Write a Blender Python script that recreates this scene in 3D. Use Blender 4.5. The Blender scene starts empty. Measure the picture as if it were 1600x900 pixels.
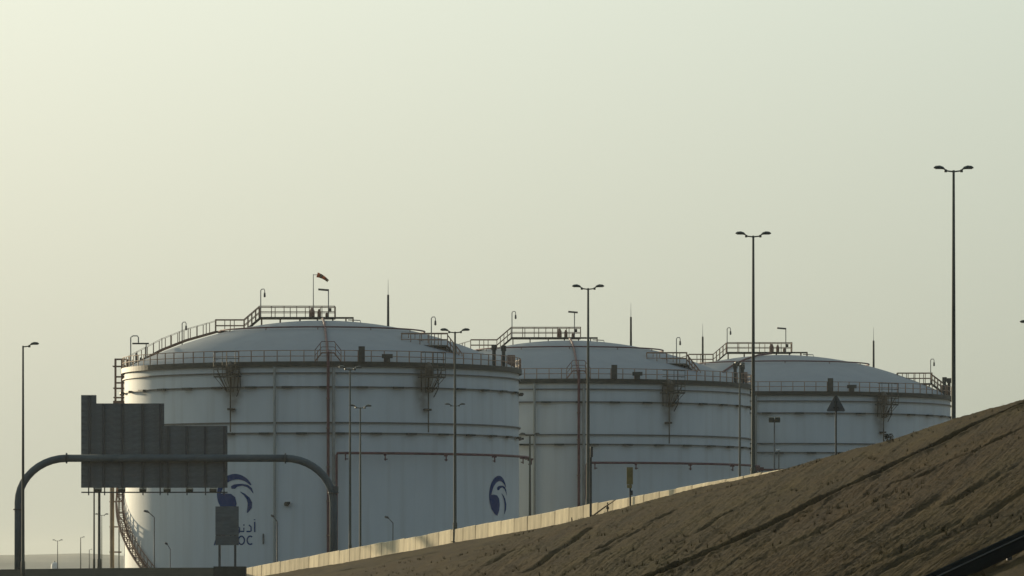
import bpy, math, random
import numpy as np
from mathutils import Vector, Matrix
random.seed(7); rng = np.random.default_rng(11)
scene = bpy.context.scene
R = math.radians
# ------------------------------------------------------------------ camera, sky, sun
FPX, HOR, EYE = 7700.0, 890.0, 3.0
cam_d = bpy.data.cameras.new('camera'); cam = bpy.data.objects.new('camera', cam_d)
scene.collection.objects.link(cam); scene.camera = cam
cam.location = (0, 0, EYE); cam.rotation_euler = (R(90), 0, 0)
cam_d.sensor_width = 36; cam_d.lens = 36*FPX/1600; cam_d.shift_y = (HOR-450)/1600
cam_d.clip_start = 0.5; cam_d.clip_end = 20000
scene.render.resolution_x, scene.render.resolution_y = 1024, 576

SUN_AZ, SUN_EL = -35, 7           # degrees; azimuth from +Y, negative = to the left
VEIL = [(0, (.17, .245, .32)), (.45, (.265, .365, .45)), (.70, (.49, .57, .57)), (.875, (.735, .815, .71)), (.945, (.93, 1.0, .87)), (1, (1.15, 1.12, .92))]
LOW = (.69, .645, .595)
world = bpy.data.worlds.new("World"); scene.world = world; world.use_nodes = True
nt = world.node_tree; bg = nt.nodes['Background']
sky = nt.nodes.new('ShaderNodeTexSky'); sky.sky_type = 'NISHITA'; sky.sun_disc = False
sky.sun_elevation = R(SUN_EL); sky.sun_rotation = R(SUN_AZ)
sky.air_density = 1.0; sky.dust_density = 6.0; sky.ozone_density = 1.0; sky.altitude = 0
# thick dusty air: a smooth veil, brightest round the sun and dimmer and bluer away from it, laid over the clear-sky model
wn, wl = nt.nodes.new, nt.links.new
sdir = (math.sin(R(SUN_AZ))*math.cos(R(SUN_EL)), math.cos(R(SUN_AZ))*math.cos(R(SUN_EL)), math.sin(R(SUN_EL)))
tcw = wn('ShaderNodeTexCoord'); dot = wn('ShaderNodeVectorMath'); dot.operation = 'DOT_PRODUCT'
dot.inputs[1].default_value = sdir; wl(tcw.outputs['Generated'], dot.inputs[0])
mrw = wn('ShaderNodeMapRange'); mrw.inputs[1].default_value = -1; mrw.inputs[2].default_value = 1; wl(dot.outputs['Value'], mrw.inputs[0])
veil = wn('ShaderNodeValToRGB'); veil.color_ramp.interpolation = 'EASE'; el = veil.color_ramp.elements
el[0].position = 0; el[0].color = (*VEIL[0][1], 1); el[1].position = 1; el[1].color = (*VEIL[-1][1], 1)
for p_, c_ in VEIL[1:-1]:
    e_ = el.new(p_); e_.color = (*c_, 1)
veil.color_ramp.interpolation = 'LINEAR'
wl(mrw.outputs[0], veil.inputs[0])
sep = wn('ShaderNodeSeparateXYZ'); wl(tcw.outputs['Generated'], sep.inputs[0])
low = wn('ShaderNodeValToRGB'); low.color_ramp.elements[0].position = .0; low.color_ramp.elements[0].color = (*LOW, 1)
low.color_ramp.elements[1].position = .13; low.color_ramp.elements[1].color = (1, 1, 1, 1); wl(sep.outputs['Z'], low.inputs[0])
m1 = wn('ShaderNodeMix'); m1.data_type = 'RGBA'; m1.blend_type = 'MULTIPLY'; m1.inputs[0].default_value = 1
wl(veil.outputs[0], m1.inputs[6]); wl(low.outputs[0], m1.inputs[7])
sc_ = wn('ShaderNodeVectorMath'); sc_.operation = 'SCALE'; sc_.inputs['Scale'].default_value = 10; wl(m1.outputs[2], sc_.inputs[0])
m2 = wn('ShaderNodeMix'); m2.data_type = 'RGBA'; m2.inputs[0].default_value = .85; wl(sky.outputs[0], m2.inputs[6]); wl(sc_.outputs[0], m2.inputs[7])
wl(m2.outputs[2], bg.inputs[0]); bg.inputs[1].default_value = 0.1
sun_d = bpy.data.lights.new('sun', 'SUN'); sun_d.energy = 4.8; sun_d.angle = R(0.8); sun_d.color = (1, .84, .57)
sun = bpy.data.objects.new('sun', sun_d); scene.collection.objects.link(sun)
sd = Vector((math.sin(R(SUN_AZ))*math.cos(R(SUN_EL)), math.cos(R(SUN_AZ))*math.cos(R(SUN_EL)), math.sin(R(SUN_EL))))
sun.rotation_euler = sd.to_track_quat('Z', 'Y').to_euler()
scene.view_settings.view_transform = 'Standard'; scene.view_settings.look = 'None'
scene.view_settings.exposure = 0.0; scene.view_settings.gamma = 1.0

# ------------------------------------------------------------------ helpers
def at(px, py, D):
    return Vector(((px-800)/FPX*D, D, EYE+(HOR-py)/FPX*D))
def tag(o, label=None, cat=None, group=None, kind=None):
    for k, v in (('label', label), ('category', cat), ('group', group), ('kind', kind)):
        if v: o[k] = v
    return o
def empty(name, loc, label=None, cat=None, group=None, rz=0):
    o = bpy.data.objects.new(name, None); scene.collection.objects.link(o)
    o.location = loc; o.rotation_euler = (0, 0, rz); o.empty_display_size = .3
    return tag(o, label, cat, group)
def inst(name, me, parent, loc=(0, 0, 0), rot=(0, 0, 0), scale=(1, 1, 1)):
    o = bpy.data.objects.new(name, me); scene.collection.objects.link(o)
    o.parent = parent; o.location = loc; o.rotation_euler = rot; o.scale = scale
    return o
class MB:
    def __init__(s): s.v = []; s.f = []
    def quad(s, a, b, c, d):
        n = len(s.v); s.v += [tuple(a), tuple(b), tuple(c), tuple(d)]; s.f.append((n, n+1, n+2, n+3)); return s
    def box(s, c, size, rot=None):
        hx, hy, hz = size[0]/2, size[1]/2, size[2]/2; n = len(s.v); c = Vector(c)
        for x, y, z in ((-1,-1,-1),(1,-1,-1),(1,1,-1),(-1,1,-1),(-1,-1,1),(1,-1,1),(1,1,1),(-1,1,1)):
            p = Vector((x*hx, y*hy, z*hz))
            if rot is not None: p = rot @ p
            s.v.append(tuple(c+p))
        for q in ((3,2,1,0),(4,5,6,7),(0,1,5,4),(1,2,6,5),(2,3,7,6),(3,0,4,7)): s.f.append(tuple(n+i for i in q))
        return s
    def tube(s, pts, r, n=8, closed=False):
        pts = [Vector(p) for p in pts]; m = len(pts)
        rs = r if isinstance(r, (list, tuple)) else [r]*m
        base = len(s.v); up = None
        for i, p in enumerate(pts):
            if closed: t = pts[(i+1) % m]-pts[i-1]
            else: t = pts[min(i+1, m-1)]-pts[max(i-1, 0)]
            t.normalize()
            if up is None:
                ref = Vector((0, 0, 1)) if abs(t.z) < .9 else Vector((1, 0, 0))
                up = (ref - t*ref.dot(t)).normalized()
            else:
                up = (up - t*up.dot(t)).normalized()
            w = t.cross(up)
            for k in range(n):
                a = 2*math.pi*(k+.5)/n
                s.v.append(tuple(p + (up*math.cos(a)+w*math.sin(a))*rs[i]))
        for i in range(m if closed else m-1):
            j = (i+1) % m
            for k in range(n):
                l = (k+1) % n
                s.f.append((base+i*n+k, base+i*n+l, base+j*n+l, base+j*n+k))
        if not closed:
            s.f.append(tuple(base+k for k in reversed(range(n)))); s.f.append(tuple(base+(m-1)*n+k for k in range(n)))
        return s
    def lathe(s, prof, seg=192, a0=0, a1=360):
        full = abs(a1-a0-360) < 1e-6; base = len(s.v); cnt = seg if full else seg+1; m = len(prof)
        for i in range(cnt):
            a = R(a0+(a1-a0)*i/seg)
            for r, z in prof: s.v.append((r*math.sin(a), -r*math.cos(a), z))
        for i in range(seg):
            j = (i+1) % cnt
            for k in range(m-1):
                s.f.append((base+i*m+k, base+j*m+k, base+j*m+k+1, base+i*m+k+1))
        return s
    def mesh(s, name, mat, smooth=False):
        me = bpy.data.meshes.new(name); me.from_pydata(s.v, [], s.f)
        if mat: me.materials.append(mat)
        if smooth: me.shade_smooth()
        me.update(); return me
    def build(s, name, mat, parent=None, smooth=False, loc=(0, 0, 0), rot=(0, 0, 0)):
        return inst(name, s.mesh(name, mat, smooth), parent, loc, rot)

# ------------------------------------------------------------------ materials
def mat(name, col, rough=.6, metal=0, vary=.15, scale=3, bump=0, stretch=(1, 1, 1), spec=.4, col2=None, rnd=0):
    m = bpy.data.materials.new(name); m.use_nodes = True; t = m.node_tree; b = t.nodes['Principled BSDF']
    b.inputs['Roughness'].default_value = rough; b.inputs['Metallic'].default_value = metal
    b.inputs['Specular IOR Level'].default_value = spec
    tc = t.nodes.new('ShaderNodeTexCoord'); mp = t.nodes.new('ShaderNodeMapping'); mp.inputs['Scale'].default_value = stretch
    t.links.new(tc.outputs['Object'], mp.inputs['Vector'])
    nz = t.nodes.new('ShaderNodeTexNoise'); nz.inputs['Scale'].default_value = scale; nz.inputs['Detail'].default_value = 6
    nz.inputs['Roughness'].default_value = .65
    t.links.new(mp.outputs[0], nz.inputs['Vector'])
    cr = t.nodes.new('ShaderNodeValToRGB'); cr.color_ramp.elements[0].position = .3; cr.color_ramp.elements[1].position = .7
    c2 = col2 or tuple(c*(1-vary*1.6) for c in col)
    cr.color_ramp.elements[0].color = (*c2, 1); cr.color_ramp.elements[1].color = (*[min(1, c*(1+vary*.5)) for c in col], 1)
    t.links.new(nz.outputs['Fac'], cr.inputs[0]); out = cr.outputs[0]
    if rnd:
        oi = t.nodes.new('ShaderNodeObjectInfo'); mr = t.nodes.new('ShaderNodeMapRange')
        mr.inputs['To Min'].default_value = 1-rnd; mr.inputs['To Max'].default_value = 1+rnd
        t.links.new(oi.outputs['Random'], mr.inputs[0])
        vm = t.nodes.new('ShaderNodeVectorMath'); vm.operation = 'SCALE'
        t.links.new(out, vm.inputs[0]); t.links.new(mr.outputs[0], vm.inputs['Scale']); out = vm.outputs[0]
    t.links.new(out, b.inputs['Base Color'])
    if bump:
        bp = t.nodes.new('ShaderNodeBump'); bp.inputs['Strength'].default_value = bump; bp.inputs['Distance'].default_value = .05
        t.links.new(nz.outputs['Fac'], bp.inputs['Height']); t.links.new(bp.outputs[0], b.inputs['Normal'])
    return m
def tank_paint():
    m = mat('tank_paint', (.59, .615, .60), rough=.6, vary=.05, scale=.35, stretch=(1, 1, .25), spec=.08)
    t = m.node_tree; b = t.nodes['Principled BSDF']; src = b.inputs['Base Color'].links[0].from_socket
    tc = [n for n in t.nodes if n.type == 'TEX_COORD'][0]
    # dust streaks running down the plates
    mp = t.nodes.new('ShaderNodeMapping'); mp.inputs['Scale'].default_value = (1.6, 1.6, .05)
    nz = t.nodes.new('ShaderNodeTexNoise'); nz.inputs['Scale'].default_value = 1; nz.inputs['Detail'].default_value = 5
    t.links.new(tc.outputs['Object'], mp.inputs[0]); t.links.new(mp.outputs[0], nz.inputs['Vector'])
    mr = t.nodes.new('ShaderNodeMapRange'); mr.inputs[1].default_value = .5; mr.inputs[2].default_value = .8; mr.inputs[4].default_value = .3
    t.links.new(nz.outputs['Fac'], mr.inputs[0])
    mx = t.nodes.new('ShaderNodeMix'); mx.data_type = 'RGBA'; mx.inputs[7].default_value = (.38, .355, .29, 1)
    t.links.new(mr.outputs[0], mx.inputs[0]); t.links.new(src, mx.inputs[6]); 
    # brown run-off stains on the shell under the hanging foam platforms
    sp_ = t.nodes.new('ShaderNodeSeparateXYZ'); t.links.new(tc.outputs['Object'], sp_.inputs[0])
    def mth(op, a, b_=None, c=None):
        n = t.nodes.new('ShaderNodeMath'); n.operation = op
        for i, v in enumerate((a, b_, c)):
            if v is None: continue
            if isinstance(v, (int, float)): n.inputs[i].default_value = v
            else: t.links.new(v, n.inputs[i])
        return n.outputs[0]
    ang = mth('ARCTAN2', sp_.outputs['X'], mth('MULTIPLY', sp_.outputs['Y'], -1)); tot = None
    for deg in (32.0, -23.6):
        e = mth('DIVIDE', mth('ABSOLUTE', mth('SUBTRACT', ang, math.radians(deg))), math.radians(3.6))
        k = mth('MAXIMUM', mth('SUBTRACT', 1, e), 0); tot = k if tot is None else mth('MAXIMUM', tot, k)
    zz = t.nodes.new('ShaderNodeMapRange'); zz.inputs[1].default_value = 16.2; zz.inputs[2].default_value = 19.5; t.links.new(sp_.outputs['Z'], zz.inputs[0])
    n2 = t.nodes.new('ShaderNodeTexNoise'); n2.inputs['Scale'].default_value = 1.4; n2.inputs['Detail'].default_value = 6; t.links.new(tc.outputs['Object'], n2.inputs['Vector'])
    amt = mth('MINIMUM', mth('MULTIPLY', mth('MULTIPLY', tot, zz.outputs[0]), mth('MULTIPLY', n2.outputs['Fac'], 2.4)), .6)
    my = t.nodes.new('ShaderNodeMix'); my.data_type = 'RGBA'; my.inputs[7].default_value = (.12, .09, .05, 1)
    t.links.new(amt, my.inputs[0]); t.links.new(mx.outputs[2], my.inputs[6]); t.links.new(my.outputs[2], b.inputs['Base Color'])
    return m
M = dict(
    tank=tank_paint(),
    dome=mat('dome_paint', (.28, .30, .31), rough=.85, vary=.05, scale=.5, spec=.12),
    girder=mat('girder_steel', (.04, .045, .036), vary=.3, scale=2),
    rail=mat('rail_steel', (.32, .21, .145), vary=.3, scale=4, col2=(.19, .11, .07)),
    rust=mat('rusty_steel', (.25, .15, .105), vary=.3, scale=2),
    red=mat('fire_pipe_paint', (.13, .05, .055), vary=.3, scale=1.5),
    dark=mat('dark_steel', (.045, .05, .045), vary=.3, scale=3),
    ring=mat('ring_steel', (.115, .11, .10), vary=.2, scale=1),
    pale=mat('pale_steel', (.34, .33, .29), vary=.2, scale=2),
    blue=mat('logo_blue', (.004, .045, .16), rough=.8, spec=.05, vary=.1, scale=1),
    pole=mat('galvanised_pole', (.085, .088, .068), rough=.7, vary=.2, scale=2, stretch=(1, 1, .1), spec=.2),
    head=mat('lamp_housing', (.05, .06, .05), rough=.5, vary=.2, scale=3),
    gantry=mat('gantry_paint', (.085, .11, .12), spec=.12, rough=.8, vary=.15, scale=1),
    sign=mat('sign_back', (.14, .155, .155), rough=.7, vary=.2, scale=1.5, stretch=(1, 1, 3), spec=.2, rnd=.05),
    signd=mat('sign_stiffener', (.05, .06, .065), vary=.2, scale=2),
    conc=mat('barrier_concrete', (.62, .53, .36), rough=.9, vary=.22, scale=1.6, stretch=(1, 1, .35), bump=.3, spec=.1, rnd=.2),
    block=mat('footing_concrete', (.06, .065, .055), rough=.95, vary=.2, scale=2, spec=.1),
    asphalt=mat('asphalt', (.035, .04, .036), rough=1, vary=.25, scale=.5, spec=0),
    ground=mat('sandy_ground', (.27, .235, .18), rough=1, vary=.2, scale=.05, spec=.05),
    hill=mat('hill_sand', (.30, .28, .24), rough=1, vary=.2, scale=.01, spec=.05),
    rubber=mat('guard_rail_steel', (.010, .014, .014), rough=.95, vary=.15, scale=1, spec=.02),
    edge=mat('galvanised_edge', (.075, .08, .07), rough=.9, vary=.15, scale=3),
    yellow=mat('faded_yellow', (.22, .17, .05), vary=.25, scale=3),
    orange=mat('windsock_orange', (.6, .13, .04), rough=.9, vary=.1), cloth=mat('windsock_dark', (.16, .10, .06), rough=.9, vary=.1),
    lens=mat('lamp_lens', (.5, .5, .46), rough=.3, vary=.05),
    bush=mat('bush_leaf', (.045, .045, .025), rough=.9, vary=.3, scale=8),
    wood=mat('dead_wood', (.07, .055, .035), rough=.95, vary=.3, scale=5),
    white=mat('white_wall', (.6, .6, .56), vary=.1),
)
# soil: streaked along the attribute uv
def soil_material():
    m = bpy.data.materials.new('embankment_soil'); m.use_nodes = True; t = m.node_tree; b = t.nodes['Principled BSDF']
    b.inputs['Roughness'].default_value = 1; b.inputs['Specular IOR Level'].default_value = .05
    uv = t.nodes.new('ShaderNodeUVMap'); uv.uv_map = 'streak'
    def noise(sx, sy, det):
        mp = t.nodes.new('ShaderNodeMapping'); mp.inputs['Scale'].default_value = (sx, sy, 1)
        nz = t.nodes.new('ShaderNodeTexNoise'); nz.inputs['Scale'].default_value = 1; nz.inputs['Detail'].default_value = det
        nz.inputs['Roughness'].default_value = .7; t.links.new(uv.outputs[0], mp.inputs[0]); t.links.new(mp.outputs[0], nz.inputs['Vector']); return nz
    a = noise(.9, .06, 7); c = noise(7, 2.2, 6); d = noise(.08, .02, 3)
    cr = t.nodes.new('ShaderNodeValToRGB'); e = cr.color_ramp.elements
    e[0].position = .41; e[0].color = (.013, .009, .002, 1); e[1].position = .6; e[1].color = (.049, .033, .006, 1)
    mx = t.nodes.new('ShaderNodeMath'); mx.operation = 'MULTIPLY_ADD'; mx.inputs[1].default_value = .45
    mz = t.nodes.new('ShaderNodeMath'); mz.operation = 'MULTIPLY'; mz.inputs[1].default_value = .55
    t.links.new(c.outputs['Fac'], mz.inputs[0]); t.links.new(a.outputs['Fac'], mx.inputs[0]); t.links.new(mz.outputs[0], mx.inputs[2])
    t.links.new(mx.outputs[0], cr.inputs[0])
    cr2 = t.nodes.new('ShaderNodeValToRGB'); f = cr2.color_ramp.elements
    f[0].position = .35; f[0].color = (1.0, .80, .66, 1); f[1].position = .65; f[1].color = (1.05, 1.08, 1.0, 1)
    t.links.new(d.outputs['Fac'], cr2.inputs[0])
    ml = t.nodes.new('ShaderNodeMix'); ml.data_type = 'RGBA'; ml.blend_type = 'MULTIPLY'; ml.inputs[0].default_value = 1
    t.links.new(cr.outputs[0], ml.inputs[6]); t.links.new(cr2.outputs[0], ml.inputs[7]); t.links.new(ml.outputs[2], b.inputs['Base Color'])
    bp = t.nodes.new('ShaderNodeBump'); bp.inputs['Strength'].default_value = .35; bp.inputs['Distance'].default_value = .12
    t.links.new(c.outputs['Fac'], bp.inputs['Height']); t.links.new(bp.outputs[0], b.inputs['Normal'])
    return m
M['soil'] = soil_material()

# ------------------------------------------------------------------ terrain
def line_x(y): return -3.8-.3*(y-335)
def base_z(y): return EYE+1.84+(335-y)*.045            # foot of the concrete barrier
BY = [150, 200, 239, 248, 256, 264, 278, 290, 300, 500]; BH = [4.0, 3.2, 1.95, 1.55, 1.27, .95, .75, .28, 0, 0]
def sst(a, b, x): t = np.clip((x-a)/(b-a), 0, 1); return t*t*(3-2*t)
def terr(x, y):
    x = np.asarray(x, float); y = np.asarray(y, float)
    d = (line_x(y)-x)*.957; zb = base_z(y)
    left = zb - .23*np.maximum(d-.6, 0) + np.interp(y, BY, BH)*sst(.25, 2.0, d)*np.exp(-np.maximum(d-2.5, 0)/16)
    right = zb - .45*np.maximum(-d-13, 0)
    z = np.where(d > 0, left, right)
    z = z*sst(470, 405, y) if False else z
    return np.log1p(np.exp(np.clip((z)/.25, -30, 60)))*.25 - .12
def hit(px, py):
    kx, kz = (px-800)/FPX, (HOR-py)/FPX; prev = 60.
    for y in np.arange(60, 420, .4):
        if terr(kx*y, y) > EYE+kz*y: return (kx*y, y)
    return None
_tab = rng.random((256, 256))
def vnoise(u, v):
    ui = np.floor(u).astype(int); vi = np.floor(v).astype(int); fu = u-ui; fv = v-vi
    fu = fu*fu*(3-2*fu); fv = fv*fv*(3-2*fv); g = lambda a, b: _tab[a % 256, b % 256]
    return (g(ui, vi)*(1-fu)+g(ui+1, vi)*fu)*(1-fv)+(g(ui, vi+1)*(1-fu)+g(ui+1, vi+1)*fu)*fv-.5
GROOVES = [([(1010, 903), (1100, 868), (1233, 805), (1340, 755), (1433, 710), (1500, 676), (1567, 645), (1640, 615)], .95, .22),
           ([(674, 897), (700, 878), (723, 866), (773, 847), (835, 829)], .2, .22), ([(760, 885), (800, 862), (850, 840)], .13, .2),
           ([(822, 896), (893, 847), (925, 825)], .2, .17), ([(1060, 848), (1080, 836), (1140, 800), (1190, 772)], .15, .15),
           ([(1407, 753), (1457, 728)], .22, .16), ([(1440, 745), (1483, 723), (1540, 697), (1610, 662)], .22, .16),
           ([(1383, 893), (1467, 850), (1567, 787), (1610, 760)], .16, .18), ([(880, 900), (960, 850), (1050, 800)], .12, .16),
           ([(1180, 880), (1300, 820), (1400, 765)], .08, .2), ([(1250, 900), (1380, 830), (1480, 770)], .08, .2),
           ([(930, 860), (1000, 822), (1060, 795)], .14, .15), ([(1120, 812), (1180, 780), (1230, 762)], .12, .15),
           ([(1330, 900), (1420, 855), (1500, 812)], .12, .2), ([(1480, 790), (1540, 755), (1600, 722)], .13, .2)]
gl = []
for pts, dep, wid in GROOVES:
    w = [hit(*p) for p in pts]; w = [p for p in w if p]
    gl.append((w, dep, wid))
def embankment():
    ys = np.concatenate([np.arange(48, 110, .9), np.arange(110, 300, .42), np.arange(300, 420, .9)])
    us = np.concatenate([np.linspace(-.16, .035, 110, endpoint=False), np.linspace(.035, .20, 640, endpoint=False), np.linspace(.20, .52, 90)])
    U, Y = np.meshgrid(us, ys); X = U*Y-10*(1-0*Y)
    Z = terr(X, Y)
    d = (line_x(Y)-X)*.957
    s = U*100
    rel = .05*vnoise(s*2.2, Y*.045)+.025*vnoise(s*5+31, Y*.06+7)+.03*vnoise(X*1.3+9, Y*.5)+.03*vnoise(X*3.1, Y*1.2+3)+.012*vnoise(s*11+3, Y*.16)+.01*vnoise(s*24+3, Y*.6)+.018*vnoise(X*6.1, Y*2.2+3)
    rel += .12*vnoise(X*.25+5, Y*.1)+.03*vnoise(s*17+3, Y*.08)*(vnoise(s*1.1, Y*.05+9)+.6)+.03*rng.random(X.shape)
    mask = sst(.0, 1.4, d)*sst(420, 395, Y)
    rel += .06*np.minimum(0, vnoise(s*3.3+40, Y*.035)+.12)+.05*np.minimum(0, vnoise(s*8+70, Y*.07)+.1)
    for w, dep, wid in gl:
        best = np.full(X.shape, 1e9)
        for (x0, y0), (x1, y1) in zip(w[:-1], w[1:]):
            dx, dy = x1-x0, y1-y0; L = dx*dx+dy*dy
            if L < 1e-6: continue
            t = np.clip(((X-x0)*dx+(Y-y0)*dy)/L, 0, 1)
            best = np.minimum(best, np.hypot(X-x0-t*dx, Y-y0-t*dy))
        best = best + .16*vnoise(X*.8, Y*.35)
        rel -= dep*np.clip(.85+1.5*vnoise(X*.5+wid*90, Y*.13), .15, 1.3)*(.62 if dep < .5 else 1)*np.exp(-(best/wid)**2) - .08*dep*np.exp(-((best-wid*2.2)/wid)**2)
    Z = Z + rel*mask
    ny, nu = X.shape
    co = np.stack([X, Y, Z], -1).reshape(-1, 3).astype(np.float32)
    idx = np.arange(ny*nu).reshape(ny, nu)
    q = np.stack([idx[:-1, :-1], idx[:-1, 1:], idx[1:, 1:], idx[1:, :-1]], -1).reshape(-1, 4)
    me = bpy.data.meshes.new('embankment')
    me.vertices.add(len(co)); me.vertices.foreach_set('co', co.ravel())
    me.loops.add(q.size); me.loops.foreach_set('vertex_index', q.ravel().astype(np.int32))
    me.polygons.add(len(q)); me.polygons.foreach_set('loop_start', np.arange(0, q.size, 4, dtype=np.int32))
    me.update(calc_edges=True)
    uv = me.uv_layers.new(name='streak'); uu = np.stack([(s*2.2), Y], -1).reshape(-1, 2)[q.ravel()]
    uv.data.foreach_set('uv', uu.astype(np.float32).ravel())
    me.materials.append(M['soil']); me.shade_smooth()
    o = bpy.data.objects.new('embankment', me); scene.collection.objects.link(o); tag(o, kind='structure')
embankment()
g = MB(); g.quad((-3300, -40, 0), (3300, -40, 0), (3300, 5600, 0), (-3300, 5600, 0)); tag(g.build('ground', M['ground']), kind='structure')

# upper road behind the barrier, on top of the embankment
g = MB(); ys = np.linspace(60, 400, 60)
for a, b in zip(ys[:-1], ys[1:]):
    P = lambda y, off: (line_x(y)+off, y, base_z(y)+.03)
    g.quad(P(a, 1.2), P(a, 12.6), P(b, 12.6), P(b, 1.2))
tag(g.build('upper_road', M['asphalt']), kind='structure')
# lower road, climbing to a low crest under the gantry
def low_z(y, t):
    z = np.interp(y, [0, 60, 120, 300, 350, 385, 420, 700], [.05, .1, .35, 2.1, 2.72, 3.16, 3.12, .6])
    return float(z) - .28*t*t
g = MB(); ys = np.linspace(5, 700, 90); ts = np.linspace(0, 1, 9); W = 24
for a, b in zip(ys[:-1], ys[1:]):
    for c, e in zip(ts[:-1], ts[1:]):
        P = lambda y, t: (-.054*y-2-W*t, y, low_z(y, t))
        g.quad(P(a, e), P(a, c), P(b, c), P(b, e))
    for t, o in ((0, 3.5), (1, -4)):
        P = lambda y, k: (-.054*y-2-W*t+o*k, y, low_z(y, t)*(1-k)-.05*k)
        g.quad(P(a, 0), P(a, 1), P(b, 1), P(b, 0))
tag(g.build('road', M['asphalt'], smooth=True), kind='structure')
# far hills
g = MB(); n = 160; px = np.linspace(-9000, 9000, n); Dh = 5000
for i in range(n-1):
    def top(p):
        h = np.interp(p, [-9000, -600, -100, 0, 40, 115, 160, 260, 600, 9000], [26, 21, 23, 24, 25, 24.6, 19, 13, 9, 9])
        return h + .6*math.sin(p*.05)+.4*math.sin(p*.13)
    for p, q_ in ((px[i], px[i+1]),):
        for k in range(4):
            def V(pp, k): 
                f = (0, .55, .85, 1, 1)[k]; return ((pp-800)/FPX*Dh*.9, Dh-180+k*60, (EYE+top(pp)/FPX*Dh)*f)
            g.quad(V(p, k), V(q_, k), V(q_, k+1), V(p, k+1))
tag(g.build('hills', M['hill'], smooth=True), kind='structure')

# ------------------------------------------------------------------ concrete barrier of panels
bar = empty('concrete_barrier', (line_x(320), 320, base_z(320)), 'sunlit beige concrete barrier of upright panels along the top of the brown embankment', 'barrier')
d_dir = Vector((.3, -1, .045)).normalized(); L = 3.0
pm = []
for k in range(3):
    b_ = MB(); w = L-.10
    # a slightly tapered slab with a chamfered coping
    prof = [(-.16, -.5), (.16, -.5), (.13, .86), (.09, .9), (-.09, .9), (-.13, .86)]
    for sx in (0, 1):
        for (yy, zz) in prof: b_.v.append((sx*w, yy, zz+(.012*k*sx)))
    n6 = len(prof)
    for i in range(n6): j = (i+1) % n6; b_.f.append((i, j, n6+j, n6+i))
    b_.f.append(tuple(reversed(range(n6)))); b_.f.append(tuple(range(n6, 2*n6)))
    pm.append(b_.mesh('panel', M['conc']))
yaw = math.atan2(d_dir.y, d_dir.x); pitch = -math.asin(d_dir.z)
p0 = Vector((line_x(396), 396, base_z(396)))
for i in range(56):
    p = p0 + d_dir*(L*i)
    inst('panel', pm[i % 3], bar, p-bar.location+Vector((0, 0, random.uniform(-.03, .03))), (random.uniform(-.01, .01), pitch, yaw+random.uniform(-.006, .006)))

# ------------------------------------------------------------------ street lamps
def head_mesh():
    b = MB(); pr = [(.36, .02, .05), (.42, .045, .07), (.52, .11, .11), (.7, .14, .15), (.9, .12, .14), (1.0, .05, .06)]
    m = 8; rows = []
    for i, (x, h, w) in enumerate(pr):
        zc = .045 + .10*sst(.36, .62, x)
        for k in range(m):
            a = 2*math.pi*k/m; b.v.append((x, math.cos(a)*w, float(zc)+math.sin(a)*h*(.95 if math.sin(a) > 0 else .35)))
    for i in range(len(pr)-1):
        for k in range(m): l = (k+1) % m; b.f.append((i*m+k, i*m+l, (i+1)*m+l, (i+1)*m+k))
    b.f.append(tuple(range(m))); b.f.append(tuple(reversed(range((len(pr)-1)*m, len(pr)*m))))
    b.box((.4, 0, -.0), (.13, .1, .14))
    return b.mesh('lamp_head', M['head'], True)
def lens_mesh():
    b = MB(); b.box((.76, 0, .105), (.34, .15, .03)); return b.mesh('lens', M['lens'])
HM, LM = head_mesh(), lens_mesh()
_arm = {}
def lamp(px, topy, D, label, baseZ=None, sides=(1, -1), rz=0, rad=.1, group='tall street lamps', hs=1.0, name='street_lamp', m='pole'):
    t = at(px, topy, D); bz = float(terr(t.x, t.y)) if baseZ is None else baseZ
    root = empty(name, (t.x, t.y, bz), label, 'street lamp', group, rz)
    h = t.z-bz
    b = MB(); b.tube([(0, 0, -.1), (0, 0, 1.3), (0, 0, 1.34), (0, 0, h*.5), (0, 0, h+.03)], [rad*1.55, rad*1.5, rad*1.15, rad*.95, rad*.62], 10)
    b.build('pole', M[m], root, True)
    b = MB(); b.box((0, 0, .02), (rad*5, rad*5, .06)); b.build('base_plate', M[m], root)
    b = MB()
    for s in sides: b.tube([(0, 0, h-.04), (s*.36*hs, 0, h)], .042*hs, 6)
    b.build('arm', M[m], root)
    for s in sides:
        hd = inst('lamp_head', HM, root, (0, 0, h), (0, 0, 0 if s > 0 else math.pi), (hs, hs, hs))
        inst('lens', LM, hd)
    return root
row = [(1490, 267, 248, 'tallest double-headed street lamp, against open sky beside the embankment crest'),
       (1177, 369, 278, 'double-headed street lamp whose pole rises in front of the left edge of the right-hand tank'),
       (919, 451, 308, 'double-headed street lamp rising in front of the middle tank, second tallest but one'),
       (711, 519, 335, 'double-headed lamp before the largest tank, its heads above the walkway rail'),
       (547, 577, 365, 'slim double-headed lamp just right of the dark red riser of the largest tank'),
       (563, 637, 394, 'short-looking double-headed street lamp close beside a taller one, right of the overhead sign frame')]
for i, (px, ty, D, lb) in enumerate(row):
    p = at(px, ty, D); bz = base_z(D)+.03
    lamp(px, ty, D, lb, baseZ=float(bz), rz=[0, 0, 0, 0, R(35), R(30)][i], rad=[.1, .1, .1, .1, .085, .085][i])
lamp(1620, 507, 292, 'double-headed street lamp at the right edge of the photo, only one head tip in view', baseZ=7.0)
lamp(711, 634, 412, 'far double-headed lamp nearly hidden behind a taller lamp before the largest tank', baseZ=0, hs=.85, rad=.07)
lamp(828, 680, 430, 'double-headed street lamp standing in the gap between the largest and the middle tank', baseZ=0, hs=.85, rad=.12)
lamp(1156, 571, 345, 'slim street lamp with end-on heads, just left of a taller lamp by the middle tank', baseZ=0, rz=R(72), rad=.085)
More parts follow.
